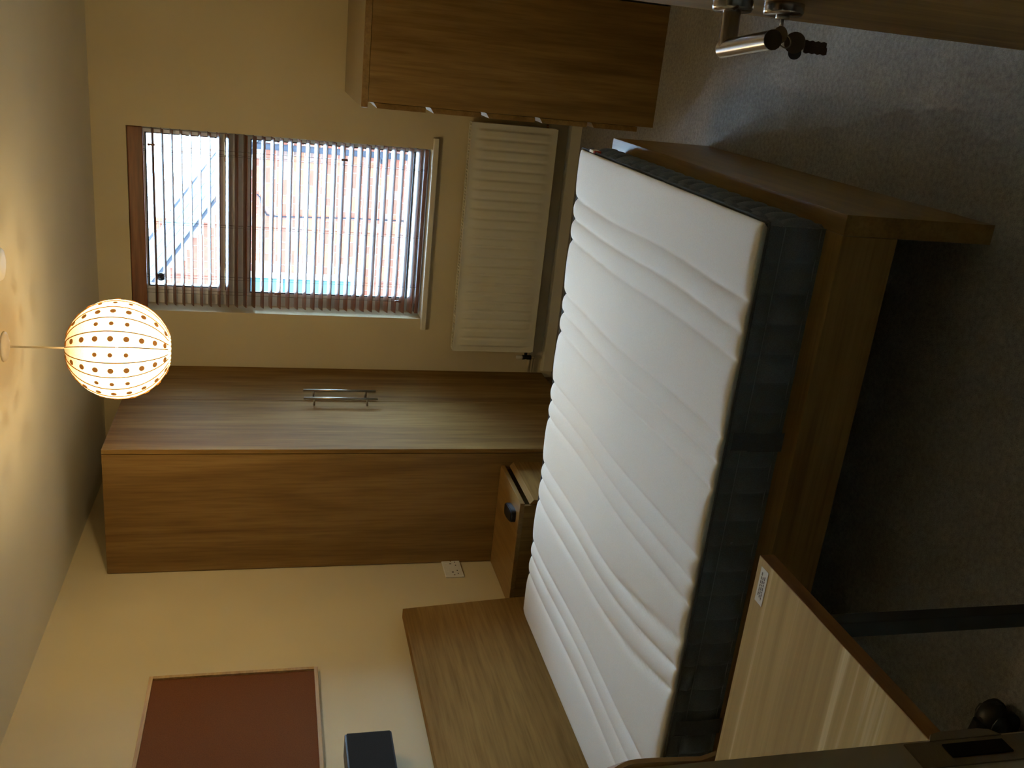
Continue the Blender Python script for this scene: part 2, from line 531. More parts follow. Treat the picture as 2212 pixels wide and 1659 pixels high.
sl = MB().prism([(-0.035, WB - 0.004), (-0.031, WB), (GY + 0.01, WB), (GY + 0.01, WB - 0.028), (-0.031, WB - 0.028), (-0.035, WB - 0.024)], 0, WL + 0.002, WR - 0.002)
sl.prism([(-0.035, WB - 0.004), (-0.031, WB), (-0.002, WB), (-0.002, WB - 0.028), (-0.031, WB - 0.028), (-0.035, WB - 0.024)], 0, WL - 0.052, WL + 0.002)
sl.prism([(-0.035, WB - 0.004), (-0.031, WB), (-0.002, WB), (-0.002, WB - 0.028), (-0.031, WB - 0.028), (-0.035, WB - 0.024)], 0, WR - 0.002, WR + 0.058)
part('window_sill', sl, M['gloss'], win)
sc_ = MB().lathe([(0.021, 0), (0.021, 0.003), (0.012, 0.008), (0.006, 0.012), (0.006, 0.016)][::-1], (1.017, GY - 0.0085, 2.122), 1, 24)
sc_.v = [(v[0], 2 * (GY - 0.0005) - v[1] + 0.0, v[2]) for v in sc_.v]
solo('suction_cup', sc_, M['black'], 'small black suction cup stuck on the upper window pane', 'suction cup', (1.017, GY, 2.122))

# ------------------------------------------------------------------ wooden venetian blind
bl = thing('venetian_blind', 'brown wooden venetian blind hung open inside the window recess', 'blind', (1.334, 0.04, WTOP))
x0, x1 = WL + 0.015, WR - 0.010
part('valance', MB().box(WL + 0.002, 0.004, 2.172, WR - 0.002, 0.020, WTOP - 0.002, 0.005), M['blind'], bl)
part('headrail', MB().box(x0, 0.040, 2.19, x1, 0.10, WTOP - 0.004), M['blind'], bl)
NS = 31
ZS0, ZS1 = 2.135, 0.835
tilt = math.radians(17)
cy = 0.072
def slat_mesh():
    mb = MB()
    prof = []
    n = 5
    for i in range(n + 1):
        t = -1 + 2 * i / n
        prof.append((t * 0.031, 0.003 * (1 - t * t) + 0.0014))
    for i in range(n, -1, -1):
        t = -1 + 2 * i / n
        prof.append((t * 0.031, 0.003 * (1 - t * t) - 0.0014))
    ca, sa_ = math.cos(tilt), math.sin(tilt)
    # room edge (negative y) sits lower than the window edge
    pr = [(y * ca - z * sa_, y * sa_ + z * ca) for y, z in prof]
    mb.prism(pr, 0, x0 - 1.334, x1 - 1.334)
    return mb.mesh('slat', M['blind'])
sm = slat_mesh()
for i in range(NS):
    z = ZS0 + (ZS1 - ZS0) * i / (NS - 1)
    o = link('slat', sm, bl, (0, cy - 0.04, z - WTOP))
    o.rotation_euler = (random.uniform(-0.03, 0.03), random.uniform(-0.0015, 0.0015), 0)
part('bottom_rail', MB().box(x0, cy - 0.022, 0.789, x1, cy + 0.022, 0.809, 0.004), M['blind'], bl)
for lx in (1.668, 1.315, 1.045):
    lc = MB()
    for dy in (-0.0305, 0.0305):
        lc.tube([(lx, cy + dy, 2.19), (lx, cy + dy, 0.80)], 0.0008, 5)
    lc.tube([(lx + 0.004, cy, 2.19), (lx + 0.004, cy, 0.80)], 0.0007, 5)
    for i in range(NS):
        z = ZS0 + (ZS1 - ZS0) * i / (NS - 1) - 0.003
        lc.tube([(lx, cy - 0.0305, z - 0.0092), (lx, cy + 0.0305, z + 0.0092)], 0.0006, 4)
    part('ladder_cord', lc, M['cord'], bl)
for tx, tz in ((1.700, 2.137), (1.696, 1.219), (0.985, 1.535), (0.968, 0.905)):
    pc = part('pull_cord', MB().tube([(tx, 0.028, 2.19), (tx, 0.028, tz)], 0.0009, 5), M['cord'], bl)
    part('tassel', MB().lathe([(0.003, 0.017), (0.0065, 0.014), (0.0045, 0.002), (0.0065, -0.012), (0.004, -0.017)], (tx, 0.028, tz), 2, 12), M['blind'], pc)

# ------------------------------------------------------------------ radiator
rl, rr, rb, rt = 0.7392, 1.9437, 0.152, 0.603
rad = thing('radiator', 'cream panel radiator fixed under the window', 'radiator', (1.341, -0.06, rb))
NF = 23
def radf(u, v):
    x = rl + (rr - rl) * u
    z = rb + (rt - rb) * v
    ph = (u * (NF + 0.9) - 0.45)
    k = ph - math.floor(ph)
    edge = min(1.0, max(0.0, (0.5 - abs(k - 0.5)) / 0.16 - 0.35))
    edge = edge * edge * (3 - 2 * edge)
    if ph < 0 or ph > NF: edge = 0
    ev = min(v - 0.085, 0.925 - v) / 0.05
    ev = max(0.0, min(1.0, ev))
    return (x, -0.094 - 0.009 * edge * ev, z)
rp = MB().grid(radf, NF * 12, 26, True, True)
rp.box(rl, -0.0936, rb, rr, -0.088, rt)
part('front_panel', rp, M['radiator'], rad)
part('back_panel', MB().box(rl + 0.01, -0.044, rb + 0.005, rr - 0.01, -0.036, rt - 0.004), M['radiator'], rad)
fin = MB()
for i in range(60):
    x = rl + 0.03 + (rr - rl - 0.06) * i / 59
    fin.box(x - 0.0007, -0.088, rb + 0.03, x + 0.0007, -0.044, rt - 0.02)
f_ = part('convector_fins', fin, M['radiator'], rad)
f_['kind'] = 'stuff'
gr = MB().box(rl - 0.002, -0.098, rt - 0.002, rr + 0.002, -0.090, rt + 0.004).box(rl - 0.002, -0.042, rt - 0.002, rr + 0.002, -0.032, rt + 0.004)
for i in range(72):
    x = rl + (rr - rl) * i / 71
    gr.box(x - 0.004, -0.090, rt - 0.001, x + 0.004, -0.042, rt + 0.003)
part('top_grille', gr, M['radiator'], rad)
for x in (rl - 0.003, rr - 0.001):
    part('side_panel', MB().box(x, -0.096, rb + 0.01, x + 0.004, -0.034, rt), M['radiator'], rad)
for x in (rl + 0.2, rr - 0.2):
    part('bracket', MB().box(x - 0.02, -0.036, rb + 0.04, x + 0.02, -0.002, rt - 0.05), M['radiator'], rad)
val = MB().tube([(rl, -0.062, rb + 0.03), (rl - 0.03, -0.062, rb + 0.03)], 0.009, 12)
val.lathe([(0.013, -0.028), (0.013, -0.006), (0.010, 0.0), (0.013, 0.010), (0.013, 0.022)], (rl - 0.042, -0.062, rb + 0.026), 2, 14)
vo = part('valve', val, M['black_metal'], rad, 'dark valve body')
part('valve_cap', MB().lathe([(0.010, 0.0), (0.011, 0.004), (0.011, 0.030), (0.009, 0.034)], (rl - 0.042, -0.062, rb + 0.048), 2, 14), M['white_plastic'], vo)
pp = MB().tube([(rl - 0.042, -0.062, rb), (rl - 0.042, -0.062, rb - 0.016), (rl - 0.045, -0.055, rb - 0.022), (rl - 0.05, -0.035, rb - 0.022), (rl - 0.058, -0.03, rb - 0.022), (0.598, -0.03, rb - 0.022)], 0.0075, 10)
pp.tube([(rl - 0.03, -0.02, rb - 0.002), (0.598, -0.02, rb - 0.002)], 0.0075, 10)
part('pipe', pp, M['pipe_white'], rad)
part('bleed_valve', MB().tube([(rr, -0.062, rb + 0.05), (rr + 0.02, -0.062, rb + 0.05)], 0.006, 10), M['brass'], rad)

# ------------------------------------------------------------------ wardrobe
WY, WH, WD = -1.065, 2.234, 0.566
wa = thing('wardrobe', 'tall two door oak veneer wardrobe in the far corner', 'wardrobe', (WD / 2, -0.54, 0))
part('side_panel', MB().box(0.004, WY, 0, WD, WY + 0.018, WH, 0.0012), M['oak_side'], wa)
part('side_panel', MB().box(0.004, -0.030, 0, WD, -0.012, WH, 0.0012), M['oak_side'], wa)
part('top_panel', MB().box(0.004, WY + 0.018, WH - 0.018, WD, -0.030, WH, 0.001), M['oak_y'], wa)
part('back_panel', MB().box(0.004, WY + 0.018, 0.06, 0.010, -0.030, WH - 0.018), M['oak_z'], wa)
part('plinth', MB().box(WD - 0.04, WY + 0.018, 0, WD - 0.022, -0.030, 0.06), M['oak_y'], wa)
part('floor_panel', MB().box(0.010, WY + 0.018, 0.06, WD, -0.030, 0.078), M['oak_y'], wa)
for a, b, hy in ((WY, -0.4925, -0.547), (-0.4895, -0.012, -0.440)):
    d = part('door', MB().box(WD + 0.004, a, 0.062, WD + 0.024, b, WH, 0.0012), M['oak_z'], wa)
    hm = MB().tube([(WD + 0.060, hy, 1.052), (WD + 0.060, hy, 1.407)], 0.006, 14)
    ho = part('handle', hm, M['steel'], d, 'brushed steel bar handle')
    for z in (1.102, 1.357):
        part('handle_post', MB().tube([(WD + 0.0235, hy, z), (WD + 0.056, hy, z)], 0.0045, 10), M['steel'], d)

# ------------------------------------------------------------------ nightstand with a black gadget
NZ, NX, NY0, NY1 = 0.5335, 0.510, -1.447, -1.069
ns = thing('nightstand', 'low oak veneer nightstand between the wardrobe and the bed', 'nightstand', (NX / 2, (NY0 + NY1) / 2, 0))
part('top_panel', MB().box(0.004, NY0, NZ - 0.02, NX, NY1, NZ, 0.0015), M['oak_y'], ns)
for a in (NY0, NY1 - 0.016):
    part('side_panel', MB().box(0.004, a, 0, NX - 0.012, a + 0.016, NZ - 0.02), M['oak_z'], ns)
part('back_panel', MB().box(0.006, NY0 + 0.016, 0.03, 0.012, NY1 - 0.016, NZ - 0.02), M['oak_z'], ns)
def drawer_front(xf, y0, y1, z0, z1, d, bev=0.016):
    """front facing +x (d=1) or -x (d=-1); its top edge is cut back as a finger grip"""
    t = 0.02
    pr = [(xf - d * t, z0), (xf, z0), (xf, z1 - bev), (xf - d * t, z1)]
    return MB().prism([(p[0], p[1]) for p in pr], 1, y0, y1)
for z0, z1 in ((0.045, 0.265), (0.285, NZ - 0.042)):
    part('drawer', drawer_front(NX + 0.016, NY0 + 0.001, NY1 - 0.001, z0, z1, 1), M['oak_head'], ns)
part('drawer_box', MB().box(0.02, NY0 + 0.02, 0.05, NX - 0.014, NY1 - 0.02, NZ - 0.06), M['oak_x'], ns)

gad = MB()
ang = math.radians(8)
cx_, cy_ = 0.415, -1.345
pts = []
for i in range(24):
    a = 2 * PI * i / 24
    q = Vector((math.copysign(abs(math.cos(a)) ** 0.45, math.cos(a)) * 0.030, math.copysign(abs(math.sin(a)) ** 0.45, math.sin(a)) * 0.060))
    pts.append((cx_ + q.x * math.cos(ang) - q.y * math.sin(ang), cy_ + q.x * math.sin(ang) + q.y * math.cos(ang)))
gad.prism(pts, 2, NZ + 0.0005, NZ + 0.020)
gad.prism([(cx_ + (p[0] - cx_) * 0.9, cy_ + (p[1] - cy_) * 0.93) for p in pts], 2, NZ + 0.020, NZ + 0.024)
shaded(solo('small_black_box', gad, M['black'], 'small flat black plastic device lying on the nightstand', 'device', (cx_, cy_, NZ)), 40)

# ------------------------------------------------------------------ double socket on the wall
soz, soy = 0.728, -1.126
sk = thing('wall_socket', 'white double wall socket above the nightstand', 'socket', (0.0, soy, soz))
part('face_plate', MB().box(0.0, soy - 0.073, soz - 0.043, 0.009, soy + 0.073, soz + 0.043, 0.003), M['white_plastic'], sk)
for dy in (-0.036, 0.036):
    part('switch', MB().box(0.009, soy + dy - 0.008 + 0.012, soz + 0.012, 0.012, soy + dy + 0.008 + 0.012, soz + 0.032, 0.0015), M['white_plastic'], sk)
    ph = MB()
    ph.box(0.0089, soy + dy - 0.003, soz + 0.000, 0.0094, soy + dy + 0.003, soz + 0.009)
    ph.box(0.0089, soy + dy - 0.016, soz - 0.021, 0.0094, soy + dy - 0.010, soz - 0.016)
    ph.box(0.0089, soy + dy + 0.010, soz - 0.021, 0.0094, soy + dy + 0.016, soz - 0.016)
    part('pin_holes', ph, M['dark'], sk)
for dy in (-0.060, 0.060):
    part('screw', MB().lathe([(0.0035, 0), (0.0035, 0.0008)], (0.009, soy + dy, soz), 0, 12), M['brass'], sk)

# ------------------------------------------------------------------ chest of drawers
CX, CY0, CY1, CXB, CZ = 2.052, -0.977, -0.020, 2.534, 1.235
ch = thing('chest_of_drawers', 'tall oak veneer chest of six drawers beside the open door', 'chest of drawers', ((CX + CXB) / 2, (CY0 + CY1) / 2, 0))
part('top_panel', MB().box(CX - 0.022, CY0 - 0.002, CZ - 0.026, CXB, CY1 + 0.002, CZ, 0.001), M['oak_top'], ch)
for a in (CY0, CY1 - 0.02):
    part('side_panel', MB().box(CX, a, 0, CXB, a + 0.02, CZ - 0.0265, 0.001), M['oak_z'], ch)
part('back_panel', MB().box(CXB - 0.008, CY0 + 0.02, 0.02, CXB - 0.002, CY1 - 0.02, CZ - 0.03), M['oak_z'], ch)
tops = [1.185, 0.958, 0.729, 0.502, 0.276]
bots = [0.978, 0.750, 0.522, 0.294, 0.070]
part('plinth', MB().box(CX + 0.003, CY0 + 0.02, 0.0, CX + 0.018, CY1 - 0.02, 0.075), M['oak_y'], ch)
for zt_, zb_ in zip(tops, bots):
    part('drawer', drawer_front(CX - 0.022, CY0 + 0.002, CY1 - 0.002, zb_, zt_, -1, 0.014), M['oak_head'], ch)
part('inner_carcass', MB().box(CX + 0.02, CY0 + 0.022, 0.08, CXB - 0.01, CY1 - 0.022, CZ - 0.04), M['oak_y'], ch)

# ------------------------------------------------------------------ bed frame
BX0, BX1, BY0, BY1, BZ = 1.9965, 2.0415, -3.057, -1.545, 0.377
bed = thing('bed_frame', 'low oak veneer double bed frame with a tall slanted headboard', 'bed', (1.04, (BY0 + BY1) / 2, 0))
part('footboard', MB().box(BX0, BY0, 0, BX1, BY1, BZ, 0.0015), M['oak_y'], bed)
for a, b in ((BY0, BY0 + 0.068), (BY1 - 0.068, BY1)):
    part('side_rail', MB().box(0.10, a, 0.241, BX0 - 0.0005, b, BZ, 0.0012), M['oak_x'], bed)
hb = MB().prism([(0.022, 0), (0.075, 0), (0.115, 0.30), (0.100, 0.60), (0.072, 1.015), (0.030, 1.015)], 1, BY0 - 0.05, BY1 + 0.014)
part('headboard', hb, M['oak_head'], bed)
part('mid_beam', MB().box(0.12, -2.33, 0.20, BX0 - 0.001, -2.27, 0.26), M['black_metal'], bed)
for i in range(16):
    x = 0.20 + i * 0.112
    part('slat', MB().box(x, BY0 + 0.069, 0.300, x + 0.07, BY1 - 0.069, 0.310), M['pine'], bed)

# ------------------------------------------------------------------ mattress
MX0, MX1, MY0, MY1 = 0.118, 2.002, -2.988, -1.640
MZ0, MZ1 = 0.312, 0.530
mat = thing('mattress', 'white quilted mattress with charcoal grey sides lying on the bed', 'mattress', ((MX0 + MX1) / 2, (MY0 + MY1) / 2, MZ0))
seams = [1.829, 1.756, 1.680, 1.480, 1.411, 1.339, 1.140, 1.068, 1.000, 0.806, 0.738, 0.646, 0.457, 0.388, 0.305]
def seam_x(s, y):
    ph = seams.index(s)
    t = (MY0 - y)
    near = max(0.0, (-2.28 - y) / 0.72)
    drift = [0, 0, .008, .014, .015, .015, .022, .02, .022, .11, .095, .12, .0, -.008, -.01][ph]
    return s + 0.005 * math.sin(y * 7.0 + ph * 0.4) + drift * near ** 1.7
def topz(x, y):
    # rounded edges
    d = min(x - MX0, MX1 - x, y - MY0, MY1 - y)
    e = max(0.0, min(1.0, d / 0.03))
    far = max(0.0, min(1.0, (MY1 - y) / 0.075))
    z = MZ1 - 0.004 + 0.009 * math.sqrt(max(0.0, 1 - (1 - e) ** 2)) - 0.014 * (1 - math.sqrt(max(0.0, 1 - (1 - far) ** 2)))
    dm = min(abs(x - seam_x(s, y)) for s in seams)
    puff = 1 - math.exp(-(dm / 0.010) ** 1.0)
    e2 = max(0.0, min(1.0, (d - 0.0) / 0.03))
    z += 0.011 * (puff - 1) * (1.25 if y > MY1 - 0.1 else 0.15 + 0.85 * e2) + 0.003 * math.sin(min(dm, 0.1) / 0.1 * PI / 2)
    z += 0.0016 * math.sin(x * 9 + y * 5) * e
    return z
xs = []
x = MX0
while x < MX1 - 1e-6:
    dm = min(abs(x - s) for s in seams)
    xs.append(x); x += 0.004 if dm < 0.028 or x < MX0 + 0.05 or x > MX1 - 0.055 else 0.011
xs.append(MX1)
ys = [MY0 + d for d in (0, 0.002, 0.006, 0.012, 0.02, 0.03, 0.042)]
ys += [MY0 + 0.042 + (MY1 - MY0 - 0.084) * i / 60 for i in range(1, 60)]
ys += [MY1 - d for d in (0.042, 0.03, 0.02, 0.012, 0.006, 0.002, 0)]
tp = MB()
nx, ny = len(xs), len(ys)
tp.add([(a, b, topz(a, b)) for a in xs for b in ys],
       [(i * ny + j, (i + 1) * ny + j, (i + 1) * ny + j + 1, i * ny + j + 1) for i in range(nx - 1) for j in range(ny - 1)], True)
# thin turned-down rim
rim = [(a, MY0) for a in xs] + [(MX1, b) for b in ys[1:]] + [(a, MY1) for a in xs[-2::-1]] + [(MX0, b) for b in ys[-2:0:-1]]
n = len(rim)
tp.add([(a, b, topz(a, b)) for a, b in rim] + [(min(max(a, MX0 + 0.016), MX1 - 0.016), min(max(b, MY0 + 0.016), MY1 - 0.016), MZ1 - 0.022) for a, b in rim], [(i, (i + 1) % n, n + (i + 1) % n, n + i) for i in range(n)], True)
part('quilted_top', tp, M['ticking'], mat)
bd = MB()
def border_pt(s, v):
    L = [MX1 - MX0, MY1 - MY0, MX1 - MX0, MY1 - MY0]
    per = sum(L)
    d = s * per
    k = 0
    while k < 3 and d > L[k]:
        d -= L[k]; k += 1
    if k == 0: p, nrm, run = Vector((MX0 + d, MY0)), Vector((0, -1)), d
    elif k == 1: p, nrm, run = Vector((MX1, MY0 + d)), Vector((1, 0)), d
    elif k == 2: p, nrm, run = Vector((MX1 - d, MY1)), Vector((0, 1)), d
    else: p, nrm, run = Vector((MX0, MY1 - d)), Vector((-1, 0)), d
    ce = min(1.0, min(d, L[k] - d) / 0.02)
    # puckers between two stitched rows
    zz = v
    cell = run / 0.072 + 0.5 * (0.06 * math.sin(run * 40))
    kx = cell - math.floor(cell)
    px = math.sin(PI * min(1.0, kx / 0.93) ** 0.62) if kx < 0.93 else 0.0
    px = max(0.0, px) ** 0.7
    rows = [0.0, 0.36, 0.80, 1.0]
    pv = min(abs(zz - r) for r in rows)
    pr = 1 - math.exp(-(pv / 0.06) ** 1.3)
    inner = 1.0 if 0.0 < zz < 1.0 else 0.0
    out = (0.019 * px * (0.12 + 0.88 * pr)) * ce - 0.007
    return (p.x + nrm.x * out, p.y + nrm.y * out, MZ0 + (MZ1 - 0.016 - MZ0) * zz)
NB, NV = 1300, 20
vs = [border_pt(i / NB, j / NV) for i in range(NB) for j in range(NV + 1)]
fs = []
for i in range(NB):
    i2 = (i + 1) % NB
    for j in range(NV):
        fs.append((i * (NV + 1) + j, i2 * (NV + 1) + j, i2 * (NV + 1) + j + 1, i * (NV + 1) + j + 1))
bd.add(vs, fs, True)
bd.add([(MX0, MY0, MZ0), (MX1, MY0, MZ0), (MX1, MY1, MZ0), (MX0, MY1, MZ0)], [(3, 2, 1, 0)])
part('side_border', bd, M['border'], mat)
pz = MZ1 - 0.012
pip = MB().tube([(MX0, MY0 - 0.003, pz), (MX1 - 0.01, MY0 - 0.003, pz), (MX1 + 0.001, MY0 - 0.001, pz), (MX1 + 0.003, MY0 + 0.01, pz), (MX1 + 0.003, MY1 - 0.01, pz), (MX1 + 0.001, MY1 + 0.001, pz), (MX1 - 0.01, MY1 + 0.003, pz), (MX0, MY1 + 0.003, pz)], 0.0035, 8)
part('piping', pip, M['piping'], mat)
for zrow in (0.36, 0.80):
    zs = MZ0 + (MZ1 - 0.016 - MZ0) * zrow
    part('stitch_row', MB().tube([(MX0 + 0.01, MY0 + 0.0035, zs), (MX1 - 0.008, MY0 + 0.0035, zs)], 0.0012, 6), M['stitch'], mat)
    part('stitch_row', MB().tube([(MX1 - 0.0035, MY0 + 0.008, zs), (MX1 - 0.0035, MY1 - 0.01, zs)], 0.0012, 6), M['stitch'], mat)
for hx in (1.487, 0.655):
    st = part('strap_handle', MB().grid(lambda u, v: (hx - 0.024 + 0.048 * u, MY0 - 0.013 - 0.004 * math.sin(PI * v), MZ1 - 0.02 - 0.15 * v), 2, 10), M['piping'], mat)
    part('care_label', MB().box(hx - 0.025, MY0 - 0.0165, MZ1 - 0.062, hx - 0.021, MY0 - 0.0135, MZ1 - 0.022), M['border'], st)
tg = part('fabric_tag', MB().box(MX1 + 0.001, -1.775, MZ1 - 0.03, MX1 + 0.010, -1.735, MZ1 - 0.004, 0.002), M['tag'], mat, 'white woven tag')
part('tag_print', MB().box(MX1 + 0.001, -1.785, MZ1 - 0.03, MX1 + 0.0095, -1.775, MZ1 - 0.006), M['tag_red'], tg)

# ------------------------------------------------------------------ noticeboard, black wall box
n0, n1, nb, nt_ = -2.71, -1.8086, 1.3724, 1.9755
nbd = thing('noticeboard', 'brown felt noticeboard in a thin pale wood frame', 'noticeboard', (0.0, (n0 + n1) / 2, nb))
part('felt_panel', MB().box(0.002, n0 + 0.012, nb + 0.012, 0.012, n1 - 0.012, nt_ - 0.012), M['felt'], nbd)
part('frame_rail', MB().box(0.002, n0, nt_ - 0.014, 0.020, n1, nt_, 0.002), M['pine'], nbd)
part('frame_rail', MB().box(0.002, n0, nb, 0.020, n1, nb + 0.014, 0.002), M['pine'], nbd)
part('frame_stile', MB().box(0.002, n0, nb + 0.014, 0.020, n0 + 0.014, nt_ - 0.014), M['pine'], nbd)
part('frame_stile', MB().box(0.002, n1 - 0.014, nb + 0.014, 0.020, n1, nt_ - 0.014), M['pine'], nbd)
bx = thing('wall_box', 'black box fixed to the wall below the noticeboard', 'wall box', (0.0, -2.37, 1.147))
part('body', MB().box(0.001, -2.47, 1.147, 0.092, -2.274, 1.305, 0.004), M['black'], bx)
part('front_cloth', MB().box(0.092, -2.464, 1.153, 0.100, -2.280, 1.299, 0.003), M['hessian'], bx)

# ------------------------------------------------------------------ pendant lamp
LX, LY, LZ, LR = 1.236, -1.68, 2.050, 0.164
pl = thing('pendant_lamp', 'lit white globe pendant lamp with rows of brown dots', 'lamp', (LX, LY, HC))
part('ceiling_rose', MB().lathe([(0.008, -0.012), (0.034, -0.010), (0.048, -0.005), (0.05, 0.0)], (LX, LY, HC - 0.0005), 2, 32), M['white_plastic'], pl)
part('flex', MB().tube([(LX, LY, HC - 0.02), (LX, LY, LZ + 0.10)], 0.0035, 10), M['white_cord'], pl)
part('bulb_holder', MB().lathe([(0.014, 0.105), (0.020, 0.10), (0.020, 0.055), (0.024, 0.05), (0.032, 0.012), (0.034, 0.0)], (LX, LY, LZ + 0.008), 2, 20), M['white_plastic'], pl)
bulb = bpy.data.lights.new('bulb', 'POINT')
bulb.energy = LAMP
bulb.color = (1.0, 0.80, 0.46)
bulb.shadow_soft_size = 0.028
bo = link('bulb', bulb, pl, (0, 0, LZ - 0.022 - HC))
NG = 20
th0, th1 = math.asin(0.045 / LR), PI - math.asin(0.052 / LR)
def sph(th, ph, r=LR):
    return (LX + r * math.sin(th) * math.cos(ph), LY + r * math.sin(th) * math.sin(ph), LZ + r * math.cos(th))
for g in range(NG):
    a0 = 2 * PI * (g - 0.5) / NG - 1.05; a1 = a0 + 2 * PI / NG
    sh = MB().grid(lambda u, v: sph(th0 + (th1 - th0) * u, a0 + (a1 - a0) * v, LR + 0.0018 * math.sin(PI * v)), 14, 2, True)
    po = part('shade_panel', sh, M['shade'], pl)
    am = (a0 + a1) / 2
    ths = [th0 + (th1 - th0) * (k + 0.5) / 9 for k in range(9)] if g % 2 == 0 else [th0 + (th1 - th0) * (k + 0.5) / 9 for k in (3, 4, 5)]
    for t in ths:
        c = Vector(sph(t, am, LR + 0.0012)); nr = (c - Vector((LX, LY, LZ))).normalized()
        ea = Vector((-math.sin(am), math.cos(am), 0)); eb = nr.cross(ea)
        rd = 0.0092 if g % 2 == 0 else 0.0072
        ring = [c + nr * 0.0024 + (ea * math.cos(2 * PI * k / 12) + eb * math.sin(2 * PI * k / 12)) * rd for k in range(12)]
        ring0 = [c + nr * 0.0012 + (ea * math.cos(2 * PI * k / 12) + eb * math.sin(2 * PI * k / 12)) * rd for k in range(12)]
        part('dot', MB().add(ring + ring0, [tuple(range(12))] + [(k, (k + 1) % 12, 12 + (k + 1) % 12, 12 + k) for k in range(12)]), M['dot'], po)
for g in range(NG):
    a = 2 * PI * (g + 0.5) / NG - 1.05
    part('seam_thread', MB().tube([sph(th0 + (th1 - th0) * k / 24, a, LR + 0.0008) for k in range(25)], 0.0018, 5), M['dot'], pl)

sd = thing('smoke_alarm', 'round white smoke alarm on the ceiling', 'smoke alarm', (1.52, -1.73, HC))
part('body', MB().lathe([(0.03, -0.032), (0.048, -0.028), (0.054, -0.018), (0.056, -0.008), (0.056, 0.0)], (1.52, -1.73, HC - 0.0005), 2, 32), M['white_plastic'], sd)
part('vent_ring', MB().lathe([(0.0545, -0.018), (0.0555, -0.017), (0.0555, -0.013), (0.0548, -0.012)], (1.52, -1.73, HC - 0.0005), 2, 32, False), M['dark'], sd)

# ------------------------------------------------------------------ desk
DX, DY, DZ = 1.518, -3.553, 0.735
dk = thing('desk', 'pale oak topped desk with black metal legs by the doorway', 'desk', (0.82, -3.90, 0))
part('desktop', MB().box(0.10, -4.25, DZ - 0.027, DX, DY, DZ, 0.001), M['desk'], dk)
part('edge_band', MB().box(DX, -4.25, DZ - 0.027, DX + 0.0012, DY, DZ - 0.0006).box(0.10, DY, DZ - 0.027, DX, DY + 0.0012, DZ - 0.0006), M['desk_edge'], dk)
for lx in (1.49, 0.16):
    lg_ = part('leg', MB().box(lx - 0.014, -3.738, 0.03, lx + 0.014, -3.712, DZ - 0.0275, 0.002), M['black_metal'], dk)
    part('foot_bar', MB().box(lx - 0.025, -4.15, 0.0, lx + 0.025, -3.68, 0.03, 0.004), M['black_metal'], dk)
    part('top_bar', MB().box(lx - 0.02, -4.15, DZ - 0.042, lx + 0.005, -3.712, DZ - 0.0275, 0.003), M['black_metal'], dk)
part('cross_beam', MB().box(0.18, -3.96, DZ - 0.060, 1.40, -3.92, DZ - 0.0275), M['black_metal'], dk)
stk = part('asset_sticker', MB().box(1.4385, -3.590, DZ, 1.505, -3.566, DZ + 0.0006), M['paper'], dk, 'small white printed label')
tx_ = MB()
for r_, (a, b) in enumerate(((1.452, 1.497), (1.450, 1.490), (1.447, 1.493))):
    yy = -3.573 - r_ * 0.005
    xx = b
    while xx > a:
        wd_ = random.uniform(0.003, 0.008)
        tx_.box(max(a, xx - wd_), yy - 0.0014, DZ + 0.0006, xx, yy + 0.0014, DZ + 0.0008)
        xx -= wd_ + 0.0015
part('print_lines', tx_, M['ink'], stk)

# ------------------------------------------------------------------ swivel chair behind the desk
chx, chy = 0.735, -3.50
cr_ = thing('swivel_chair', 'brown bent plywood swivel chair tucked behind the desk', 'chair', (chx, chy, 0))
def shell(u, v):
    # u across (-1..1), v along the profile from seat front to top of back
    t = v
    if t < 0.5:
        y = -0.19 + 0.36 * (t / 0.5); z = 0.455 - 0.02 * math.sin(PI * t / 0.5)
    else:
        k = (t - 0.5) / 0.5
        y = 0.17 + 0.05 * math.sin(k * PI / 2) + 0.02 * k; z = 0.455 + 0.41 * (k ** 1.25)
    k = max(0.0, (t - 0.45) / 0.55)
    half = 0.205 + 0.0 * k
    if k > 0: half = 0.215 - 0.035 * max(0, k - 0.3) - 0.05 * max(0, (k - 0.8) / 0.2) ** 2
    x = half * u
    wrap = abs(u) ** 2.2
    if k > 0:
        y -= 0.09 * wrap * min(1, k * 2)
    z += 0.035 * wrap * max(0.0, 1 - abs(t - 0.5) * 1.4)
    if k > 0.8: z -= 0.03 * (abs(u) ** 4) * (k - 0.8) / 0.2
    return Vector((chx - 0.07 + x, chy + 0.04 + y, z))
def shell_n(u, v):
    e = 1e-3
    a = shell(u + e, v) - shell(u - e, v); b = shell(u, min(1, v + e)) - shell(u, max(0, v - e))
    return a.cross(b).normalized()
NU, NVV = 24, 36
mbF = MB().grid(lambda i, j: shell(i * 2 - 1, j) + shell_n(i * 2 - 1, j) * 0.0045, NU, NVV)
mbF.grid(lambda i, j: shell(i * 2 - 1, j) - shell_n(i * 2 - 1, j) * 0.0045, NU, NVV, True, True)
shl = part('seat_shell', mbF, M['ply'], cr_)
ed = MB()
loop = [(-1 + 2 * i / NU, 0) for i in range(NU)] + [(1, j / NVV) for j in range(NVV)] + [(1 - 2 * i / NU, 1) for i in range(NU)] + [(-1, 1 - j / NVV) for j in range(NVV)]
n = len(loop)
ed.add([shell(*p) + shell_n(*p) * 0.0046 for p in loop] + [shell(*p) - shell_n(*p) * 0.0046 for p in loop], [(i, (i + 1) % n, n + (i + 1) % n, n + i) for i in range(n)], True)
part('plywood_edge', ed, M['ply_edge'], shl, 'paler cut edge')
part('seat_plate', MB().box(chx - 0.09, chy - 0.09, 0.405, chx + 0.09, chy + 0.09, 0.424, 0.004), M['black_metal'], cr_)
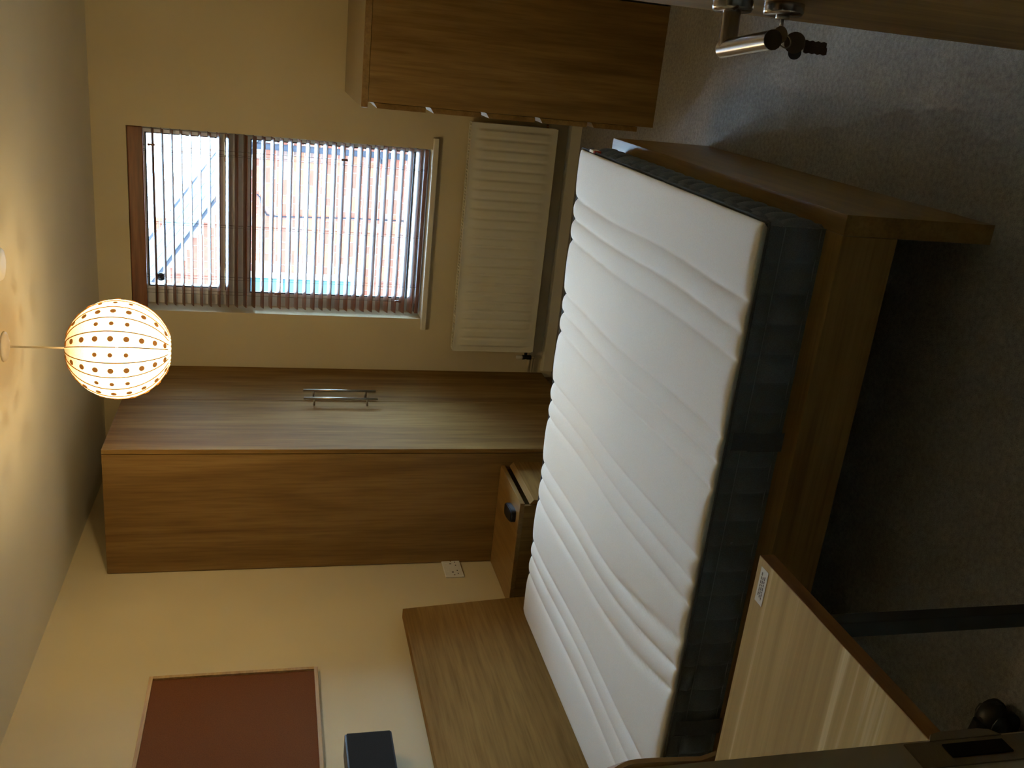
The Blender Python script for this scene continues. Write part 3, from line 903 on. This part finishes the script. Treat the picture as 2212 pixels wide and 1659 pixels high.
part('gas_column', MB().lathe([(0.028, 0.09), (0.028, 0.26), (0.014, 0.262), (0.014, 0.406)], (chx, chy, 0), 2, 18), M['black_metal'], cr_)
for k in range(5):
    a = math.radians(1 + 72 * k)
    ca, sa2 = math.cos(a), math.sin(a)
    tip = (chx + 0.318 * ca, chy + 0.318 * sa2)
    lgm = MB().tube([(chx + 0.02 * ca, chy + 0.02 * sa2, 0.115), (chx + 0.16 * ca, chy + 0.16 * sa2, 0.10), (tip[0], tip[1], 0.078)], 0.02, 10, True, [0.026, 0.022, 0.016])
    bl_ = part('base_arm', lgm, M['black'], cr_)
    cw = MB()
    for s in (-1, 1):
        cc = (tip[0] - sa2 * 0.016 * s, tip[1] + ca * 0.016 * s)
        ring = []
        for q in range(20):
            b2 = 2 * PI * q / 20
            ring.append((cc[0] + ca * 0.036 * math.cos(b2), cc[1] + sa2 * 0.036 * math.cos(b2), 0.0365 + 0.036 * math.sin(b2)))
        off = (-sa2 * 0.010 * s, ca * 0.010 * s)
        ring2 = [(p[0] + off[0], p[1] + off[1], p[2]) for p in ring]
        cw.add(ring + ring2, [tuple(range(20)), tuple(range(39, 19, -1))] + [(q, (q + 1) % 20, 20 + (q + 1) % 20, 20 + q) for q in range(20)])
    cw.lathe([(0.040, 0.035), (0.038, 0.062), (0.022, 0.074), (0.010, 0.08)], (tip[0], tip[1], 0), 2, 12)
    part('castor', cw, M['black'], bl_)

# ------------------------------------------------------------------ open door with lever handle and keys
door = link('door_1', None)
tag(door, 'open wood veneer bedroom door with a steel lever handle', None, None, 'structure')
LK = Vector((2.3755, -3.525, 0))         # lock edge, visible face
HG = Vector((2.453, -4.287, 0))          # hinge side of the same face
du = (HG - LK).normalized()              # along the face towards the hinges
dn = Vector((du.y, -du.x, 0))            # out of the visible face
if dn.x > 0: dn = -dn
def dpt(a, o, z):
    p = LK + du * a + dn * o
    return Vector((p.x, p.y, z))
def dbox(a0, a1, o0, o1, z0, z1):
    vs = [dpt(a, o, z) for a in (a0, a1) for o in (o0, o1) for z in (z0, z1)]
    return MB().add(vs, [(0, 1, 3, 2), (4, 6, 7, 5), (0, 4, 5, 1), (2, 3, 7, 6), (0, 2, 6, 4), (1, 5, 7, 3)])
W_ = (HG - LK).length
part('door_leaf', dbox(0.007, W_, -0.042, 0, 0.012, 2.0), M['door'], door)
part('edge_lipping', dbox(0, 0.007, -0.042, 0, 0.012, 2.0), M['door'], door)
def drose(a, z, r, t):
    mb = MB()
    prof = [(r, 0.0), (r, t * 0.75), (r - 0.002, t), (0.004, t)]
    vs = []; fs = []; seg = 32
    for rr_, h in prof:
        for k in range(seg):
            b2 = 2 * PI * k / seg
            vs.append(dpt(a + rr_ * math.cos(b2), h, z + rr_ * math.sin(b2)))
    for i in range(len(prof) - 1):
        for k in range(seg):
            k2 = (k + 1) % seg
            fs.append((i * seg + k, i * seg + k2, (i + 1) * seg + k2, (i + 1) * seg + k))
    fs.append(tuple(range(3 * seg, 4 * seg)))
    return mb.add(vs, fs, True)
AH, ZH = 0.108, 1.0
lv = MB().tube([dpt(AH, 0.006, ZH), dpt(AH, 0.05, ZH), dpt(AH, 0.061, ZH)], 0.0115, 16)
lv.tube([dpt(AH - 0.011, 0.061, ZH), dpt(AH + 0.115, 0.061, ZH)], 0.0115, 16)
hd = part('lever_handle', lv, M['chrome'], door, 'satin steel lever')
shaded(hd, 50)
part('handle_rose', drose(AH, ZH, 0.026, 0.016), M['chrome'], hd)
part('lever_end_cap', MB().tube([dpt(AH + 0.115, 0.061, ZH), dpt(AH + 0.117, 0.061, ZH)], 0.0116, 16), M['bronze'], hd)
ZK = 0.928
es = part('escutcheon', drose(AH, ZK, 0.026, 0.013), M['chrome'], door)
part('lock_cylinder', MB().tube([dpt(AH, 0.012, ZK), dpt(AH, 0.018, ZK)], 0.009, 14), M['steel'], es)
for z in (0.25, 1.75):
    part('hinge', dbox(W_ - 0.03, W_ + 0.004, 0.0, 0.003, z - 0.04, z + 0.04), M['steel'], door)
# keys hanging from the lock
kb = thing('key_bunch', 'bunch of keys hanging from the open door lock', 'keys', tuple(dpt(AH, 0.03, ZK)))
kk = MB().tube([dpt(AH, 0.0165, ZK), dpt(AH, 0.026, ZK)], 0.0025, 8)
kk.add([dpt(AH + s * 0.0012, 0.026 + 0.022 * (0.5 - 0.5 * math.cos(2 * PI * q / 16)), ZK + 0.010 * math.sin(2 * PI * q / 16)) for s in (-1, 1) for q in range(16)],
       [tuple(range(16)), tuple(range(31, 15, -1))] + [(q, (q + 1) % 16, 16 + (q + 1) % 16, 16 + q) for q in range(16)])
part('lock_key', kk, M['steel'], kb)
def ringpts(c, r, e1, e2, n=24):
    return [c + e1 * r * math.cos(2 * PI * q / n) + e2 * r * math.sin(2 * PI * q / n) for q in range(n + 1)]
zv = Vector((0, 0, 1))
part('split_ring', MB().tube(ringpts(dpt(AH, 0.044, ZK - 0.008), 0.009, (dn + du * 0.3).normalized(), zv), 0.0011, 6, False), M['steel'], kb)
def disc(c, r, t, nrm):
    nrm = nrm.normalized(); e1 = nrm.cross(zv).normalized(); e2 = e1.cross(nrm)
    a = [c + (e1 * math.cos(2 * PI * q / 22) + e2 * math.sin(2 * PI * q / 22)) * r for q in range(22)]
    b = [p + nrm * t for p in a]
    return MB().add(a + b, [tuple(range(22)), tuple(range(43, 21, -1))] + [(q, (q + 1) % 22, 22 + (q + 1) % 22, 22 + q) for q in range(22)])
n1_ = (du * 0.9 + dn * 0.25 + zv * 0.55)
part('key_tag', disc(dpt(AH - 0.002, 0.044, ZK - 0.024), 0.0135, 0.002, n1_), M['bronze'], kb)
part('key_tag', disc(dpt(AH - 0.004, 0.056, ZK - 0.027), 0.0085, 0.002, n1_), M['black'], kb)
for o_, w2 in ((0.046, 0.0045), (0.052, 0.004)):
    kz = ZK - 0.035
    bl2 = MB()
    nn = 9
    vs = []
    for q in range(nn):
        z = kz - 0.034 * q / (nn - 1)
        ww = w2 + (0.0014 if q % 2 else 0.0)
        vs.append((z, ww))
    fr_ = [dpt(AH + 0.002 + (o_ - 0.05) * 0.4, o_ - 0.001 + s * ww, z) + du * tt for tt in (-0.001, 0.001) for s in (-1, 1) for z, ww in (vs if s < 0 else vs[::-1])]
    k2 = 2 * nn
    bl2.add(fr_, [tuple(range(k2)), tuple(range(2 * k2 - 1, k2 - 1, -1))] + [(q, (q + 1) % k2, k2 + (q + 1) % k2, k2 + q) for q in range(k2)])
    part('key_blade', bl2, M['bronze'], kb)

# ------------------------------------------------------------------ outdoors: neighbouring brick house
HYW = 9.0
hs = thing('brick_house', 'red brick house across the yard seen through the blind', 'building', (-0.3, HYW, -2.8))
AX0, AZ0, AX1, AZ1 = -1.167, 3.086, -0.182, 2.400         # verge line of the gable
sl_ = (AZ1 - AZ0) / (AX1 - AX0)
def verge(x): return AZ0 + sl_ * (x - AX0)
xl, xr = -3.4, 3.2
# window hole of the house
HX0, HX1, HZ0, HZ1 = -2.35, -1.115, 0.33, 2.02
mw = MB()
mw.prism([(xl, -2.8), (HX0, -2.8), (HX0, verge(HX0)), (xl, verge(xl))], 1, HYW + 0.006, HYW + 0.24)
mw.prism([(HX1, -2.8), (xr, -2.8), (xr, max(verge(xr), -2.0)), (HX1, verge(HX1))], 1, HYW + 0.006, HYW + 0.24)
mw.prism([(HX0, -2.8), (HX1, -2.8), (HX1, HZ0), (HX0, HZ0)], 1, HYW + 0.006, HYW + 0.24)
mw.prism([(HX0, HZ1), (HX1, HZ1), (HX1, verge(HX1)), (HX0, verge(HX0))], 1, HYW + 0.006, HYW + 0.24)
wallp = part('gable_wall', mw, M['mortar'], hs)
cand = []
zz = -1.0
row = 0
while zz < 3.6:
    xx = -2.2 - (0.16 if row % 2 else 0.0)
    k = 0
    while xx < 1.5:
        L = 0.215 if k % 2 == 0 else 0.1025
        a, b = xx, xx + L
        ok = zz + 0.075 < verge(b) - 0.03
        if b > HX0 and a < HX1 + 0.004 and zz + 0.065 > HZ0 and zz < HZ1: ok = False
        if ok:
            cand.append((k % 2, (a + b) / 2, zz + 0.0325))
        xx += L + 0.012; k += 1
    zz += 0.077; row += 1
def in_view(c):
    return -1.62 < c[1] < 0.9 and -0.75 < c[2] < 3.2
vis = [c for c in cand if in_view(c)]
vis.sort(key=lambda c: (c[1] + 0.35) ** 2 + (c[2] - 0.9) ** 2)
keep = vis[:300]; rest = vis[300:] + [c for c in cand if not in_view(c)]
bmesh_ = {}
for kind, L in ((0, 0.215), (1, 0.1025)):
    for q, mt in enumerate(BRK):
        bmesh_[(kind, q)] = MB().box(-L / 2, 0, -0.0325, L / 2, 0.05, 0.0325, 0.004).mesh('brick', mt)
wb = wbase(wallp)
for kd, bx_, bz_ in keep:
    q = random.choice((0, 0, 1, 1, 2))
    o = link('brick', bmesh_[(kd, q)], wallp, (bx_ - wb.x, HYW - wb.y - random.uniform(0.004, 0.009), bz_ - wb.z))
rb_ = MB()
for kd, bx_, bz_ in rest:
    L = 0.215 if kd == 0 else 0.1025
    rb_.box(bx_ - L / 2, HYW - 0.006, bz_ - 0.0325, bx_ + L / 2, HYW + 0.05, bz_ + 0.0325)
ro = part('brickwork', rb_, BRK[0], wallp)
ro['kind'] = 'stuff'
# roof slope above the verge, barge boards
def vstrip(dz0, dz1, y0, y1, xa, xb):
    vs = [(x, y, verge(x) + d + (0.0)) for x in (xa, xb) for y in (y0, y1) for d in (dz0, dz1)]
    return MB().add(vs, [(0, 1, 3, 2), (4, 6, 7, 5), (0, 4, 5, 1), (2, 3, 7, 6), (0, 2, 6, 4), (1, 5, 7, 3)])
part('barge_board', vstrip(0.0, 0.055, HYW - 0.10, HYW + 0.02, xl, 1.2), M['barge'], hs)
rfm = MB()
for i in range(3):
    y0_, y1_ = HYW - 0.12 + i * 0.24, HYW - 0.12 + (i + 1) * 0.24 + 0.03
    d0 = 0.058 + i * 0.125
    vs = []
    for x in (xl, 1.4):
        for (yy, dd) in ((y0_, d0 + 0.012), (y1_, d0 + 0.137), (y0_, d0), (y1_, d0 + 0.125)):
            vs.append((x, yy, verge(x) + dd))
    rfm.add(vs, [(0, 1, 5, 4), (2, 6, 7, 3), (0, 4, 6, 2), (1, 3, 7, 5), (0, 2, 3, 1), (4, 5, 7, 6)])
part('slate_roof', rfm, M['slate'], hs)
# its window
hw = MB()
hw.box(HX1 - 0.085, HYW - 0.03, HZ0, HX1, HYW + 0.06, HZ1).box(HX0, HYW - 0.03, HZ0, HX0 + 0.085, HYW + 0.06, HZ1)
hw.box(HX0 + 0.085, HYW - 0.03, HZ1 - 0.085, HX1 - 0.085, HYW + 0.06, HZ1).box(HX0 + 0.085, HYW - 0.03, HZ0, HX1 - 0.085, HYW + 0.06, HZ0 + 0.085)
hw.box(HX0 + 0.085, HYW - 0.02, 1.42, HX1 - 0.085, HYW + 0.06, 1.50)
wo = part('house_window', hw, M['upvc'], hs)
part('pane', MB().box(HX0 + 0.085, HYW + 0.02, HZ0 + 0.085, HX1 - 0.085, HYW + 0.03, 1.42), M['far_glass'], wo)
part('pane', MB().box(HX0 + 0.085, HYW + 0.02, 1.50, HX1 - 0.085, HYW + 0.03, HZ1 - 0.085), M['far_glass'], wo)
part('window_ledge', MB().box(HX0 - 0.08, HYW - 0.10, HZ0 - 0.07, HX1 + 0.06, HYW + 0.05, HZ0 - 0.002, 0.008), M['upvc'], wo)
# downpipe
dp = MB().tube([(0.705, HYW - 0.085, 1.98), (0.70, HYW - 0.085, -2.7)], 0.044, 14)
dp.tube([(1.25, HYW - 0.09, 2.25), (0.80, HYW - 0.09, 2.07), (0.705, HYW - 0.085, 1.96)], 0.044, 14)
dpo = part('downpipe', dp, M['pipe_black'], hs)
for z in (1.36, 0.05, -1.2):
    part('pipe_bracket', MB().lathe([(0.056, -0.03), (0.056, 0.03)], (0.702, HYW - 0.085, z), 2, 16).box(0.58, HYW - 0.05, z - 0.02, 0.68, HYW - 0.002, z + 0.02), M['pipe_black'], dpo)
part('wall_cable', MB().tube([(0.02, HYW - 0.02, 1.80), (-0.02, HYW - 0.02, 1.755), (-0.16, HYW - 0.02, 1.73), (-0.27, HYW - 0.02, 1.66), (-0.285, HYW - 0.02, 1.50), (-0.245, HYW - 0.02, 0.44), (-0.235, HYW - 0.02, -0.8)], 0.010, 6), M['pipe_black'], hs)
# chimney standing behind that roof
ck = thing('brick_chimney', 'red brick chimney rising behind the neighbouring roof', 'chimney', (-1.0, 10.3, -2.8))
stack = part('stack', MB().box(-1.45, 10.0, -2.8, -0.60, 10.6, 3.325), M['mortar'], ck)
wb2 = wbase(stack)
for r_ in range(13):
    z = 2.355 + r_ * 0.077
    k = r_ % 2; xx = -1.452
    while xx < -0.61:
        L = 0.215 if k % 2 == 0 else 0.1025
        L2 = min(L, -0.598 - xx)
        if L2 > 0.05:
            o = link('brick', bmesh_[(0 if L > 0.2 else 1, random.choice((0, 1, 1)))], stack, (xx + L / 2 - wb2.x, 9.992 - wb2.y, z - wb2.z))
            if L2 < L: o.scale.x = L2 / L; o.location.x = xx + L2 / 2 - wb2.x
        xx += L + 0.012; k += 1
# a rendered house further off
wh = thing('rendered_house', 'pale rendered house with a dark sloping roof edge further off', 'building', (-1.0, 16.0, -2.8))
bs = (2.81 - 3.758) / (-0.473 + 1.776)
def bz(x): return 3.758 + bs * (x + 1.776)
part('wall', MB().prism([(-6, -2.8), (2.5, -2.8), (2.5, bz(2.5)), (-6, bz(-6))], 1, 16.0, 16.3), M['upvc'], wh)
part('roof_edge', MB().prism([(-6, bz(-6)), (2.6, bz(2.6)), (2.6, bz(2.6) + 0.07), (-6, bz(-6) + 0.07)], 1, 15.9, 16.3), M['barge'], wh)
struct('floor_yard', MB().box(-14, WT + 0.12, -3.0, 14, 30, -2.8), M['yard'], 'pale concrete yard between the houses')
